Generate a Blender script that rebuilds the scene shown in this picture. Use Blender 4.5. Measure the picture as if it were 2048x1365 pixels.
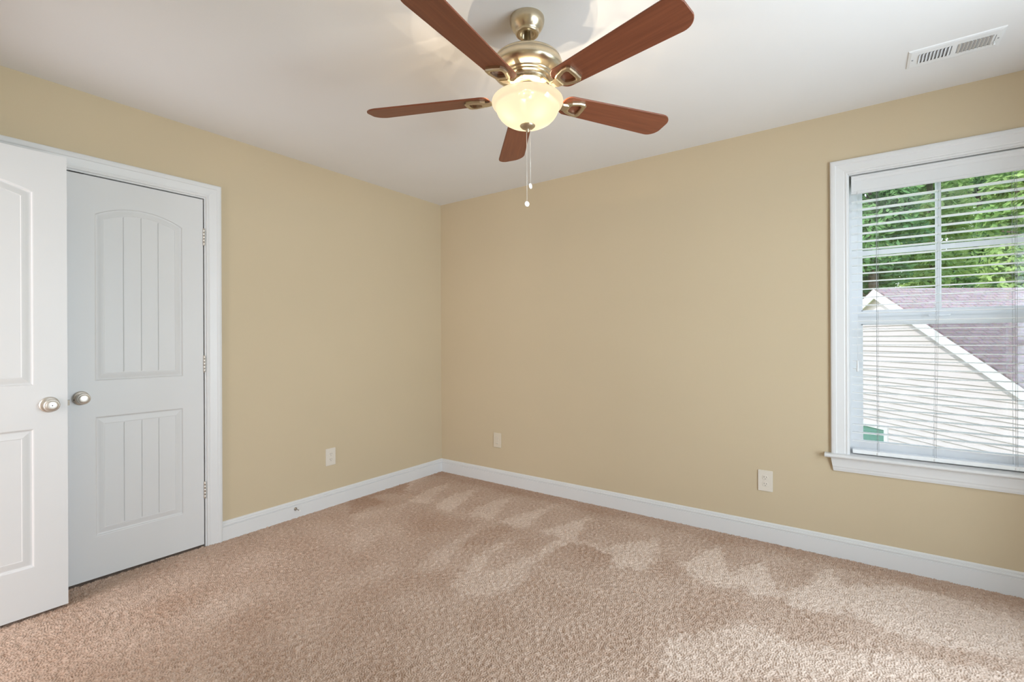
import bpy, bmesh, math, random
import numpy as np
from mathutils import Vector, Matrix

for o in list(bpy.data.objects):
    bpy.data.objects.remove(o, do_unlink=True)
SC = bpy.context.scene
COL = SC.collection
random.seed(7)
RNG = np.random.default_rng(11)

# ---------------------------------------------------------------- camera
F_PX, YAW, ROLL, V0 = 955.515, 0.626199, -0.0042256, 679.82
cam_d = bpy.data.cameras.new('camera')
cam_d.sensor_fit = 'HORIZONTAL'
cam_d.sensor_width = 36.0
cam_d.lens = F_PX / 2048 * 36.0
cam_d.shift_y = -(682.5 - V0) / 2048
cam_d.clip_start = 0.02
cam_d.clip_end = 300
cam = bpy.data.objects.new('camera', cam_d)
COL.objects.link(cam)
cam.matrix_world = (Matrix.Translation((3.10112, -3.17718, 1.20348)) @ Matrix.Rotation(YAW, 4, 'Z')
                    @ Matrix.Rotation(math.pi / 2, 4, 'X') @ Matrix.Rotation(ROLL, 4, 'Z'))
SC.camera = cam

# ---------------------------------------------------------------- view, world, sun, fill lamps
SC.view_settings.view_transform = 'Standard'
SC.view_settings.look = 'None'
SC.view_settings.exposure = 0.05
SC.view_settings.gamma = 1.0
SC.view_settings.use_curve_mapping = False

SKY_STRENGTH = 2.4
SUN_ENERGY = 3.6
SIDE_FILL_ENERGY = 135.0
HALL_FILL_ENERGY = 85.0
LAMP_ENERGY = 12.0

world = bpy.data.worlds.new('sky')
SC.world = world
world.use_nodes = True
wn = world.node_tree
wn.nodes.clear()
w_out = wn.nodes.new('ShaderNodeOutputWorld')
w_bg = wn.nodes.new('ShaderNodeBackground')
w_tc = wn.nodes.new('ShaderNodeTexCoord')
w_sep = wn.nodes.new('ShaderNodeSeparateXYZ')
w_rmp = wn.nodes.new('ShaderNodeValToRGB')
w_rmp.color_ramp.elements[0].position = 0.0
w_rmp.color_ramp.elements[0].color = (0.94, 0.96, 1.0, 1)
w_rmp.color_ramp.elements[1].position = 0.7
w_rmp.color_ramp.elements[1].color = (0.58, 0.75, 1.0, 1)
wn.links.new(w_tc.outputs['Generated'], w_sep.inputs[0])
wn.links.new(w_sep.outputs['Z'], w_rmp.inputs[0])
wn.links.new(w_rmp.outputs[0], w_bg.inputs[0])
w_bg.inputs[1].default_value = SKY_STRENGTH
wn.links.new(w_bg.outputs[0], w_out.inputs[0])

def lamp(name, kind, loc, energy, color=(1, 1, 1), look=None, **kw):
    d = bpy.data.lights.new(name, kind)
    d.energy = energy
    d.color = color
    for k, v in kw.items():
        setattr(d, k, v)
    o = bpy.data.objects.new(name, d)
    COL.objects.link(o)
    o.location = loc
    if look is not None:
        o.rotation_euler = Vector(look).to_track_quat('-Z', 'Y').to_euler()
    return o

lamp('sun', 'SUN', (0, -8, 12), SUN_ENERGY, (1.0, 0.97, 0.92), look=(0.5, 0.6, -0.85), angle=0.02)
# added fill lamps, unseen: outside the made-up right window and in the hall
lamp('side_fill', 'AREA', (4.75, -1.65, 1.12), SIDE_FILL_ENERGY, (0.82, 0.94, 1.06), look=(-1, 0.0, -0.02),
     shape='RECTANGLE', size=2.0, size_y=2.1)
lamp('hall_fill', 'AREA', (0.62, -5.2, 1.35), HALL_FILL_ENERGY, (0.95, 0.96, 1.03), look=(0.05, 1, 0.03), shape='RECTANGLE', size=1.6, size_y=1.9)
for nm, loc, look, sx, sy in (('window_portal', (3.443, 0.2, 1.33), (0, -1, 0), 0.75, 1.5), ('added_window_portal', (4.35, -1.65, 1.16), (-1, 0, 0), 1.6, 1.88)):
    p = lamp(nm, 'AREA', loc, 1.0, look=look, shape='RECTANGLE', size=sx, size_y=sy)
    p.data.cycles.is_portal = True

# ---------------------------------------------------------------- materials
def new_mat(name):
    m = bpy.data.materials.new(name)
    m.use_nodes = True
    return m, m.node_tree, m.node_tree.nodes['Principled BSDF']

def pmat(name, color, rough=0.5, metal=0.0, spec=0.5, noise=None, bump=None, coords='Object', **kw):
    """Principled material; noise = (scale, amount) varies the colour, bump = (scale, strength, distance)."""
    m, nt, b = new_mat(name)
    b.inputs['Roughness'].default_value = rough
    b.inputs['Metallic'].default_value = metal
    b.inputs['Specular IOR Level'].default_value = spec
    tc = nt.nodes.new('ShaderNodeTexCoord')
    if noise:
        n = nt.nodes.new('ShaderNodeTexNoise')
        n.inputs['Scale'].default_value = noise[0]
        n.inputs['Detail'].default_value = 3
        nt.links.new(tc.outputs[coords], n.inputs['Vector'])
        r = nt.nodes.new('ShaderNodeValToRGB')
        a = noise[1]
        r.color_ramp.elements[0].position = 0.3
        r.color_ramp.elements[1].position = 0.7
        r.color_ramp.elements[0].color = tuple(c * (1 - a) for c in color) + (1,)
        r.color_ramp.elements[1].color = tuple(min(1, c * (1 + a)) for c in color) + (1,)
        nt.links.new(n.outputs['Fac'], r.inputs[0])
        nt.links.new(r.outputs[0], b.inputs['Base Color'])
    else:
        b.inputs['Base Color'].default_value = tuple(color) + (1,)
    if bump:
        n = nt.nodes.new('ShaderNodeTexNoise')
        n.inputs['Scale'].default_value = bump[0]
        n.inputs['Detail'].default_value = 2
        nt.links.new(tc.outputs[coords], n.inputs['Vector'])
        bp = nt.nodes.new('ShaderNodeBump')
        bp.inputs['Strength'].default_value = bump[1]
        bp.inputs['Distance'].default_value = bump[2]
        nt.links.new(n.outputs['Fac'], bp.inputs['Height'])
        nt.links.new(bp.outputs[0], b.inputs['Normal'])
    for k, v in kw.items():
        b.inputs[k].default_value = v
    return m

M = {}
M['wall'] = pmat('tan_wall_paint', (0.60, 0.494, 0.338), 0.75, spec=0.25, noise=(1.5, 0.012), bump=(260, 0.10, 0.002))
M['ceiling'] = pmat('ceiling_paint', (0.80, 0.79, 0.785), 0.85, spec=0.2, noise=(2.0, 0.01), bump=(180, 0.08, 0.002))
M['trim'] = pmat('white_trim_paint', (0.74, 0.735, 0.73), 0.38, spec=0.45, noise=(3, 0.01))
M['door'] = pmat('white_door_paint', (0.70, 0.695, 0.69), 0.42, spec=0.45, noise=(3, 0.01), bump=(420, 0.03, 0.001))
M['vinyl'] = pmat('white_vinyl', (0.90, 0.91, 0.93), 0.35, noise=(4, 0.01))
M['plate'] = pmat('ivory_plastic', (0.73, 0.67, 0.585), 0.35, noise=(8, 0.01))
M['jackplate'] = pmat('almond_plastic', (0.68, 0.60, 0.48), 0.4, noise=(8, 0.01))
M['dark'] = pmat('dark_slot', (0.03, 0.028, 0.025), 0.6, noise=(50, 0.1))
M['nickel'] = pmat('satin_nickel', (0.70, 0.67, 0.62), 0.45, metal=1.0, noise=(60, 0.03))
M['brushed'] = pmat('brushed_antique_nickel', (0.62, 0.535, 0.39), 0.30, metal=1.0, noise=(30, 0.05))
M['chain'] = pmat('nickel_chain', (0.80, 0.78, 0.74), 0.3, metal=0.6, noise=(400, 0.05))
M['pendant'] = pmat('frosted_plastic', (0.86, 0.86, 0.84), 0.35, noise=(90, 0.03))
M['vent'] = pmat('white_enamel', (0.82, 0.83, 0.84), 0.4, noise=(6, 0.01))
M['duct'] = pmat('duct_metal', (0.30, 0.31, 0.33), 0.6, noise=(20, 0.05))
M['slat'] = pmat('white_slat', (0.92, 0.92, 0.92), 0.4, noise=(12, 0.01))
M['valance'] = pmat('valance_vinyl', (0.74, 0.745, 0.75), 0.4, noise=(12, 0.01))
M['latch'] = pmat('dull_bronze', (0.34, 0.30, 0.25), 0.55, metal=0.8, noise=(80, 0.05))
M['cord'] = pmat('blind_cord', (0.40, 0.40, 0.40), 0.8, noise=(300, 0.05))

def wood_mat():
    m, nt, b = new_mat('cherry_wood')
    tc = nt.nodes.new('ShaderNodeTexCoord')
    mp = nt.nodes.new('ShaderNodeMapping')
    mp.inputs['Scale'].default_value = (2.2, 42, 42)
    nt.links.new(tc.outputs['Object'], mp.inputs['Vector'])
    n = nt.nodes.new('ShaderNodeTexNoise')
    n.inputs['Scale'].default_value = 2.0
    n.inputs['Detail'].default_value = 6
    n.inputs['Distortion'].default_value = 0.4
    nt.links.new(mp.outputs[0], n.inputs['Vector'])
    r = nt.nodes.new('ShaderNodeValToRGB')
    r.color_ramp.elements[0].position = 0.25
    r.color_ramp.elements[0].color = (0.165, 0.044, 0.019, 1)
    r.color_ramp.elements[1].position = 0.78
    r.color_ramp.elements[1].color = (0.250, 0.076, 0.033, 1)
    nt.links.new(n.outputs['Fac'], r.inputs[0])
    nt.links.new(r.outputs[0], b.inputs['Base Color'])
    b.inputs['Roughness'].default_value = 0.45
    b.inputs['Coat Weight'].default_value = 0.04
    b.inputs['Coat Roughness'].default_value = 0.2
    return m
M['wood'] = wood_mat()
M['wood_edge'] = pmat('dark_blade_edge', (0.10, 0.035, 0.02), 0.5, noise=(40, 0.1))

def glass_mat(name, tint, gloss):
    m = bpy.data.materials.new(name)
    m.use_nodes = True
    nt = m.node_tree
    nt.nodes.clear()
    o = nt.nodes.new('ShaderNodeOutputMaterial')
    t = nt.nodes.new('ShaderNodeBsdfTransparent')
    t.inputs[0].default_value = tint + (1,)
    g = nt.nodes.new('ShaderNodeBsdfGlossy')
    g.inputs['Roughness'].default_value = 0.02
    mx = nt.nodes.new('ShaderNodeMixShader')
    mx.inputs[0].default_value = gloss
    nt.links.new(t.outputs[0], mx.inputs[1])
    nt.links.new(g.outputs[0], mx.inputs[2])
    nt.links.new(mx.outputs[0], o.inputs[0])
    return m
M['glass'] = glass_mat('window_glass', (0.97, 0.985, 0.98), 0.05)

def screen_mat():
    m = bpy.data.materials.new('insect_screen_mesh')
    m.use_nodes = True
    nt = m.node_tree
    nt.nodes.clear()
    o = nt.nodes.new('ShaderNodeOutputMaterial')
    t = nt.nodes.new('ShaderNodeBsdfTransparent')
    d = nt.nodes.new('ShaderNodeBsdfDiffuse')
    d.inputs[0].default_value = (0.10, 0.10, 0.11, 1)
    mx = nt.nodes.new('ShaderNodeMixShader')
    mx.inputs[0].default_value = 0.22
    nt.links.new(t.outputs[0], mx.inputs[1])
    nt.links.new(d.outputs[0], mx.inputs[2])
    nt.links.new(mx.outputs[0], o.inputs[0])
    return m
M['screen'] = screen_mat()

def bowl_mat():
    m = bpy.data.materials.new('frosted_lamp_glass')
    m.use_nodes = True
    nt = m.node_tree
    nt.nodes.clear()
    o = nt.nodes.new('ShaderNodeOutputMaterial')
    tl = nt.nodes.new('ShaderNodeBsdfTranslucent')
    tl.inputs[0].default_value = (0.018, 0.016, 0.012, 1)
    tp = nt.nodes.new('ShaderNodeBsdfTransparent')
    tp.inputs[0].default_value = (1.0, 0.97, 0.92, 1)
    em = nt.nodes.new('ShaderNodeEmission')
    em.inputs[0].default_value = (1.0, 0.80, 0.56, 1)
    em.inputs[1].default_value = 0.74
    m1 = nt.nodes.new('ShaderNodeMixShader'); m1.inputs[0].default_value = 0.035
    nt.links.new(tl.outputs[0], m1.inputs[1]); nt.links.new(tp.outputs[0], m1.inputs[2])
    ad = nt.nodes.new('ShaderNodeAddShader')
    nt.links.new(m1.outputs[0], ad.inputs[0]); nt.links.new(em.outputs[0], ad.inputs[1])
    nt.links.new(ad.outputs[0], o.inputs[0])
    return m
M['bowl'] = bowl_mat()

def carpet_mat():
    m, nt, b = new_mat('beige_carpet')
    at = nt.nodes.new('ShaderNodeAttribute')
    at.attribute_name = 'nap_sheen'
    tc = nt.nodes.new('ShaderNodeTexCoord')
    n = nt.nodes.new('ShaderNodeTexNoise')
    n.inputs['Scale'].default_value = 150
    n.inputs['Detail'].default_value = 2
    nt.links.new(tc.outputs['Object'], n.inputs['Vector'])
    n2 = nt.nodes.new('ShaderNodeTexNoise')
    n2.inputs['Scale'].default_value = 2.2
    n2.inputs['Detail'].default_value = 2
    nt.links.new(tc.outputs['Object'], n2.inputs['Vector'])
    r = nt.nodes.new('ShaderNodeValToRGB')
    r.color_ramp.elements[0].position = 0.0
    r.color_ramp.elements[0].color = (0.455, 0.292, 0.200, 1)
    r.color_ramp.elements[1].position = 1.0
    r.color_ramp.elements[1].color = (0.80, 0.645, 0.54, 1)
    nt.links.new(at.outputs['Fac'], r.inputs[0])
    mx = nt.nodes.new('ShaderNodeMix'); mx.data_type = 'RGBA'; mx.blend_type = 'MULTIPLY'
    mx.inputs['Factor'].default_value = 1.0
    r2 = nt.nodes.new('ShaderNodeValToRGB')
    r2.color_ramp.elements[0].position = 0.25
    r2.color_ramp.elements[0].color = (0.78, 0.75, 0.73, 1)
    r2.color_ramp.elements[1].position = 0.75
    r2.color_ramp.elements[1].color = (1.0, 1.0, 1.0, 1)
    nt.links.new(n.outputs['Fac'], r2.inputs[0])
    nt.links.new(r.outputs[0], mx.inputs[6]); nt.links.new(r2.outputs[0], mx.inputs[7])
    nt.links.new(mx.outputs[2], b.inputs['Base Color'])
    b.inputs['Roughness'].default_value = 0.95
    b.inputs['Specular IOR Level'].default_value = 0.1
    b.inputs['Sheen Weight'].default_value = 0.15
    return m
M['carpet'] = carpet_mat()

# exterior
def siding_mat():
    m, nt, b = new_mat('lap_siding')
    tc = nt.nodes.new('ShaderNodeTexCoord')
    n = nt.nodes.new('ShaderNodeTexNoise'); n.inputs['Scale'].default_value = 6
    nt.links.new(tc.outputs['Object'], n.inputs['Vector'])
    r = nt.nodes.new('ShaderNodeValToRGB')
    r.color_ramp.elements[0].color = (0.74, 0.65, 0.64, 1)
    r.color_ramp.elements[1].color = (0.79, 0.70, 0.69, 1)
    nt.links.new(n.outputs['Fac'], r.inputs[0]); nt.links.new(r.outputs[0], b.inputs['Base Color'])
    b.inputs['Roughness'].default_value = 0.6
    return m
M['siding'] = siding_mat()
M['rake'] = pmat('white_rake_trim', (0.90, 0.90, 0.90), 0.5, noise=(3, 0.01))
M['soffit'] = pmat('cream_soffit', (0.72, 0.68, 0.55), 0.6, noise=(3, 0.02))

def roof_mat():
    m, nt, b = new_mat('asphalt_shingle')
    tc = nt.nodes.new('ShaderNodeTexCoord')
    br = nt.nodes.new('ShaderNodeTexBrick')
    br.inputs['Scale'].default_value = 1.0
    br.inputs['Brick Width'].default_value = 0.26
    br.inputs['Row Height'].default_value = 0.11
    br.inputs['Mortar Size'].default_value = 0.012
    br.inputs['Color1'].default_value = (0.27, 0.205, 0.203, 1)
    br.inputs['Color2'].default_value = (0.345, 0.272, 0.27, 1)
    br.inputs['Mortar'].default_value = (0.20, 0.145, 0.145, 1)
    nt.links.new(tc.outputs['UV'], br.inputs['Vector'])
    n = nt.nodes.new('ShaderNodeTexNoise'); n.inputs['Scale'].default_value = 30
    nt.links.new(tc.outputs['Object'], n.inputs['Vector'])
    mx = nt.nodes.new('ShaderNodeMix'); mx.data_type = 'RGBA'; mx.blend_type = 'OVERLAY'
    mx.inputs['Factor'].default_value = 0.5
    nt.links.new(br.outputs['Color'], mx.inputs[6]); nt.links.new(n.outputs['Color'], mx.inputs[7])
    nt.links.new(mx.outputs[2], b.inputs['Base Color'])
    b.inputs['Roughness'].default_value = 0.9
    return m
M['roof'] = roof_mat()
M['green_glass'] = pmat('dark_green_pane', (0.16, 0.33, 0.27), 0.12, noise=(2, 0.05))

def leaf_mat(name, c0, c1):
    m = bpy.data.materials.new(name)
    m.use_nodes = True
    nt = m.node_tree
    nt.nodes.clear()
    o = nt.nodes.new('ShaderNodeOutputMaterial')
    at = nt.nodes.new('ShaderNodeAttribute'); at.attribute_name = 'tone'
    r = nt.nodes.new('ShaderNodeValToRGB')
    r.color_ramp.elements[0].color = c0 + (1,)
    r.color_ramp.elements[1].color = c1 + (1,)
    nt.links.new(at.outputs['Fac'], r.inputs[0])
    d = nt.nodes.new('ShaderNodeBsdfDiffuse'); t = nt.nodes.new('ShaderNodeBsdfTranslucent')
    nt.links.new(r.outputs[0], d.inputs[0]); nt.links.new(r.outputs[0], t.inputs[0])
    mx = nt.nodes.new('ShaderNodeMixShader'); mx.inputs[0].default_value = 0.4
    nt.links.new(d.outputs[0], mx.inputs[1]); nt.links.new(t.outputs[0], mx.inputs[2])
    nt.links.new(mx.outputs[0], o.inputs[0])
    return m
M['leaf_a'] = leaf_mat('deep_green_leaves', (0.12, 0.26, 0.11), (0.32, 0.50, 0.20))
M['leaf_b'] = leaf_mat('yellow_green_leaves', (0.17, 0.33, 0.10), (0.52, 0.65, 0.25))
M['bark'] = pmat('tree_bark', (0.16, 0.12, 0.09), 0.9, noise=(8, 0.3))
M['grass'] = pmat('lawn_grass', (0.12, 0.22, 0.06), 0.95, noise=(0.8, 0.3))
M['hall_wall'] = M['wall']

# ---------------------------------------------------------------- mesh builder
class MB:
    def __init__(s):
        s.v, s.f, s.sm = [], [], []
    def add(s, verts, faces, smooth=False):
        o = len(s.v)
        s.v += [tuple(p) for p in verts]
        s.f += [tuple(i + o for i in f) for f in faces]
        s.sm += [smooth] * len(faces)
    def box(s, x0, x1, y0, y1, z0, z1):
        s.add([(x0, y0, z0), (x1, y0, z0), (x1, y1, z0), (x0, y1, z0), (x0, y0, z1), (x1, y0, z1), (x1, y1, z1), (x0, y1, z1)],
              [(0, 3, 2, 1), (4, 5, 6, 7), (0, 1, 5, 4), (1, 2, 6, 5), (2, 3, 7, 6), (3, 0, 4, 7)])
    def rbox(s, x0, x1, y0, y1, z0, z1, r, axis='y'):
        """box with rounded corners in the plane across `axis`, plus a small chamfer on that axis' faces"""
        pts = []
        if axis == 'y': A, B, C_ = (x0, x1), (z0, z1), (y0, y1)
        elif axis == 'x': A, B, C_ = (y0, y1), (z0, z1), (x0, x1)
        else: A, B, C_ = (x0, x1), (y0, y1), (z0, z1)
        def ring(ins, c):
            out = []
            rr = max(r - ins, r * 0.3)
            for cx, cy, a0 in ((A[1] - ins - rr, B[1] - ins - rr, 0), (A[0] + ins + rr, B[1] - ins - rr, 90),
                               (A[0] + ins + rr, B[0] + ins + rr, 180), (A[1] - ins - rr, B[0] + ins + rr, 270)):
                for k in range(5):
                    t = math.radians(a0 + k * 22.5)
                    a, b = cx + rr * math.cos(t), cy + rr * math.sin(t)
                    out.append({'y': (a, c, b), 'x': (c, a, b), 'z': (a, b, c)}[axis])
            return out
        ch = min(r * 0.35, abs(C_[1] - C_[0]) * 0.3)
        rings = [ring(ch, C_[0]), ring(0, C_[0] + ch), ring(0, C_[1] - ch), ring(ch, C_[1])]
        n = 20
        vs = sum(rings, [])
        fs = []
        for k in range(3):
            for i in range(n):
                fs.append((k * n + i, k * n + (i + 1) % n, (k + 1) * n + (i + 1) % n, (k + 1) * n + i))
        fs.append(tuple(range(n))[::-1]); fs.append(tuple(range(3 * n, 4 * n)))
        s.add(vs, fs)
    def lathe(s, prof, centre, axis='z', n=40, smooth=True, caps=True):
        """prof: (radius, height along axis) pairs"""
        vs, fs = [], []
        for r, h in prof:
            for i in range(n):
                t = 2 * math.pi * i / n
                a, b = r * math.cos(t), r * math.sin(t)
                p = {'z': (a, b, h), 'x': (h, a, b), 'y': (b, h, a)}[axis]
                vs.append((p[0] + centre[0], p[1] + centre[1], p[2] + centre[2]))
        for k in range(len(prof) - 1):
            for i in range(n):
                fs.append((k * n + i, k * n + (i + 1) % n, (k + 1) * n + (i + 1) % n, (k + 1) * n + i))
        s.add(vs, fs, smooth)
        if caps:
            o = len(s.v) - len(vs)
            for k, rev in ((0, True), (len(prof) - 1, False)):
                if prof[k][0] > 1e-5:
                    f = tuple(o + k * n + i for i in range(n))
                    s.f.append(f[::-1] if rev else f); s.sm.append(False)
    def tube(s, pts, r, n=8):
        pts = [Vector(p) for p in pts]
        vs, fs = [], []
        for i, p in enumerate(pts):
            d = (pts[min(i + 1, len(pts) - 1)] - pts[max(i - 1, 0)]).normalized()
            up = Vector((0, 0, 1)) if abs(d.z) < 0.9 else Vector((1, 0, 0))
            a = d.cross(up).normalized(); b = d.cross(a)
            rr = r[i] if isinstance(r, (list, tuple)) else r
            for k in range(n):
                t = 2 * math.pi * k / n
                vs.append(p + a * (rr * math.cos(t)) + b * (rr * math.sin(t)))
        for i in range(len(pts) - 1):
            for k in range(n):
                fs.append((i * n + k, i * n + (k + 1) % n, (i + 1) * n + (k + 1) % n, (i + 1) * n + k))
        s.add(vs, fs, True)
        o = len(s.v) - len(vs)
        s.f.append(tuple(o + k for k in range(n))[::-1]); s.sm.append(False)
        s.f.append(tuple(o + (len(pts) - 1) * n + k for k in range(n))); s.sm.append(False)
    def sweep(s, path, prof, place, closed=False, mitre=True):
        """profile (u outward, d depth) swept along a 2-D path with mitred corners; place(a, b, d) -> world"""
        n = len(path); P = [Vector(p) for p in path]; rings = []
        for i in range(n):
            if closed or 0 < i < n - 1:
                d0 = (P[i] - P[i - 1]).normalized(); d1 = (P[(i + 1) % n] - P[i]).normalized()
            elif i == 0: d0 = d1 = (P[1] - P[0]).normalized()
            else: d0 = d1 = (P[i] - P[i - 1]).normalized()
            n0 = Vector((-d0.y, d0.x)); n1 = Vector((-d1.y, d1.x))
            m = (n0 + n1); m = m / max(1e-6, m.dot(n0))
            rings.append([place(P[i].x + m.x * u, P[i].y + m.y * u, d) for u, d in prof])
        k = len(prof); vs = sum(rings, []); fs = []
        for i in range(n if closed else n - 1):
            j = (i + 1) % n
            for q in range(k - 1):
                fs.append((i * k + q, i * k + q + 1, j * k + q + 1, j * k + q))
            fs.append((i * k + k - 1, i * k, j * k, j * k + k - 1))
        if not closed:
            fs.append(tuple(range(k))[::-1]); fs.append(tuple((n - 1) * k + q for q in range(k)))
        s.add(vs, fs)
    def build(s, name, mat, parent=None, origin=None, fix=True, autosmooth=None):
        org = Vector(origin) if origin is not None else (Vector(parent.matrix_world.translation) if parent is not None else Vector((0, 0, 0)))
        me = bpy.data.meshes.new(name)
        me.from_pydata([tuple(Vector(p) - org) for p in s.v], [], s.f)
        for i, sm in enumerate(s.sm):
            me.polygons[i].use_smooth = sm
        if fix:
            bm = bmesh.new(); bm.from_mesh(me)
            bmesh.ops.recalc_face_normals(bm, faces=bm.faces)
            bm.to_mesh(me); bm.free()
        if mat is not None:
            me.materials.append(M[mat] if isinstance(mat, str) else mat)
        o = bpy.data.objects.new(name, me)
        COL.objects.link(o)
        if parent is not None:
            o.parent = parent
            o.location = org - root_origin(parent)
        else:
            o.location = org
        bpy.context.view_layer.update()
        return o

def root_origin(o):
    return Vector(o.matrix_world.translation)

def empty(name, loc):
    o = bpy.data.objects.new(name, None)
    o.empty_display_size = 0.1
    COL.objects.link(o)
    o.location = loc
    bpy.context.view_layer.update()
    return o

def tag(o, label=None, cat=None, group=None, kind=None):
    if label: o['label'] = label
    if cat: o['category'] = cat
    if group: o['group'] = group
    if kind: o['kind'] = kind
    return o

def struct(o):
    o['kind'] = 'structure'
    return o

def dup(o, parent=None, delta=(0, 0, 0)):
    """copy a part with its sub-parts"""
    c = o.copy(); COL.objects.link(c); c.parent = parent
    c.location = Vector(o.location) + Vector(delta)
    for ch in o.children:
        dup(ch, c)
    return c

# ================================================================ THE ROOM
XR, YF, H = 4.15, -3.38, 2.44          # right wall, front wall (behind the camera), ceiling height
T = 0.15
WX0, WX1, WZ0, WZ1 = 3.064, 3.822, 0.555, 2.092      # window opening in the back wall
CY0, CY1, CZ1 = -3.183, -1.964, 2.038                # closet opening in the left wall
EX0, EX1 = 0.155, 0.925                              # entry opening in the front wall
VY0, VY1, VZ0, VZ1 = -2.45, -0.85, 0.22, 2.10        # unseen window added in the right wall for the fill lamp

b = MB()
b.box(-T, 0, CY1, T, 0, H); b.box(-T, 0, YF - T, CY0, 0, H); b.box(-T, 0, CY0, CY1, CZ1, H)
b.box(-T - 0.6, -T - 0.55, CY0 - .1, CY1 + .1, 0, H)            # closet: back and ends
b.box(-T - 0.55, -T, CY0 - .1, CY0 - .05, 0, H); b.box(-T - 0.55, -T, CY1 + .05, CY1 + .1, 0, H)
struct(b.build('wall_left', 'wall'))
b = MB()
b.box(0, WX0, 0, T, 0, H); b.box(WX1, XR + T, 0, T, 0, H); b.box(WX0, WX1, 0, T, 0, WZ0); b.box(WX0, WX1, 0, T, WZ1, H)
struct(b.build('wall_back', 'wall'))
b = MB()
b.box(XR, XR + T, VY1, 0, 0, H); b.box(XR, XR + T, YF - T, VY0, 0, H)
b.box(XR, XR + T, VY0, VY1, 0, VZ0); b.box(XR, XR + T, VY0, VY1, VZ1, H)
struct(b.build('wall_right', 'wall'))
b = MB()
b.box(EX1, XR, YF - T, YF, 0, H); b.box(0, EX0, YF - T, YF, 0, H); b.box(EX0, EX1, YF - T, YF, 2.045, H)
# invented hall beyond the open entry door, holds an added fill lamp
b.box(-0.6, -0.5, -5.3, YF - T, 0, H); b.box(1.8, 1.9, -5.3, YF - T, 0, H); b.box(-0.6, 1.9, -5.4, -5.3, 0, H)
struct(b.build('wall_front', 'wall'))
b = MB(); b.box(-0.8, XR + T, -5.4, T, H, H + 0.1); struct(b.build('ceiling', 'ceiling'))

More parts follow.
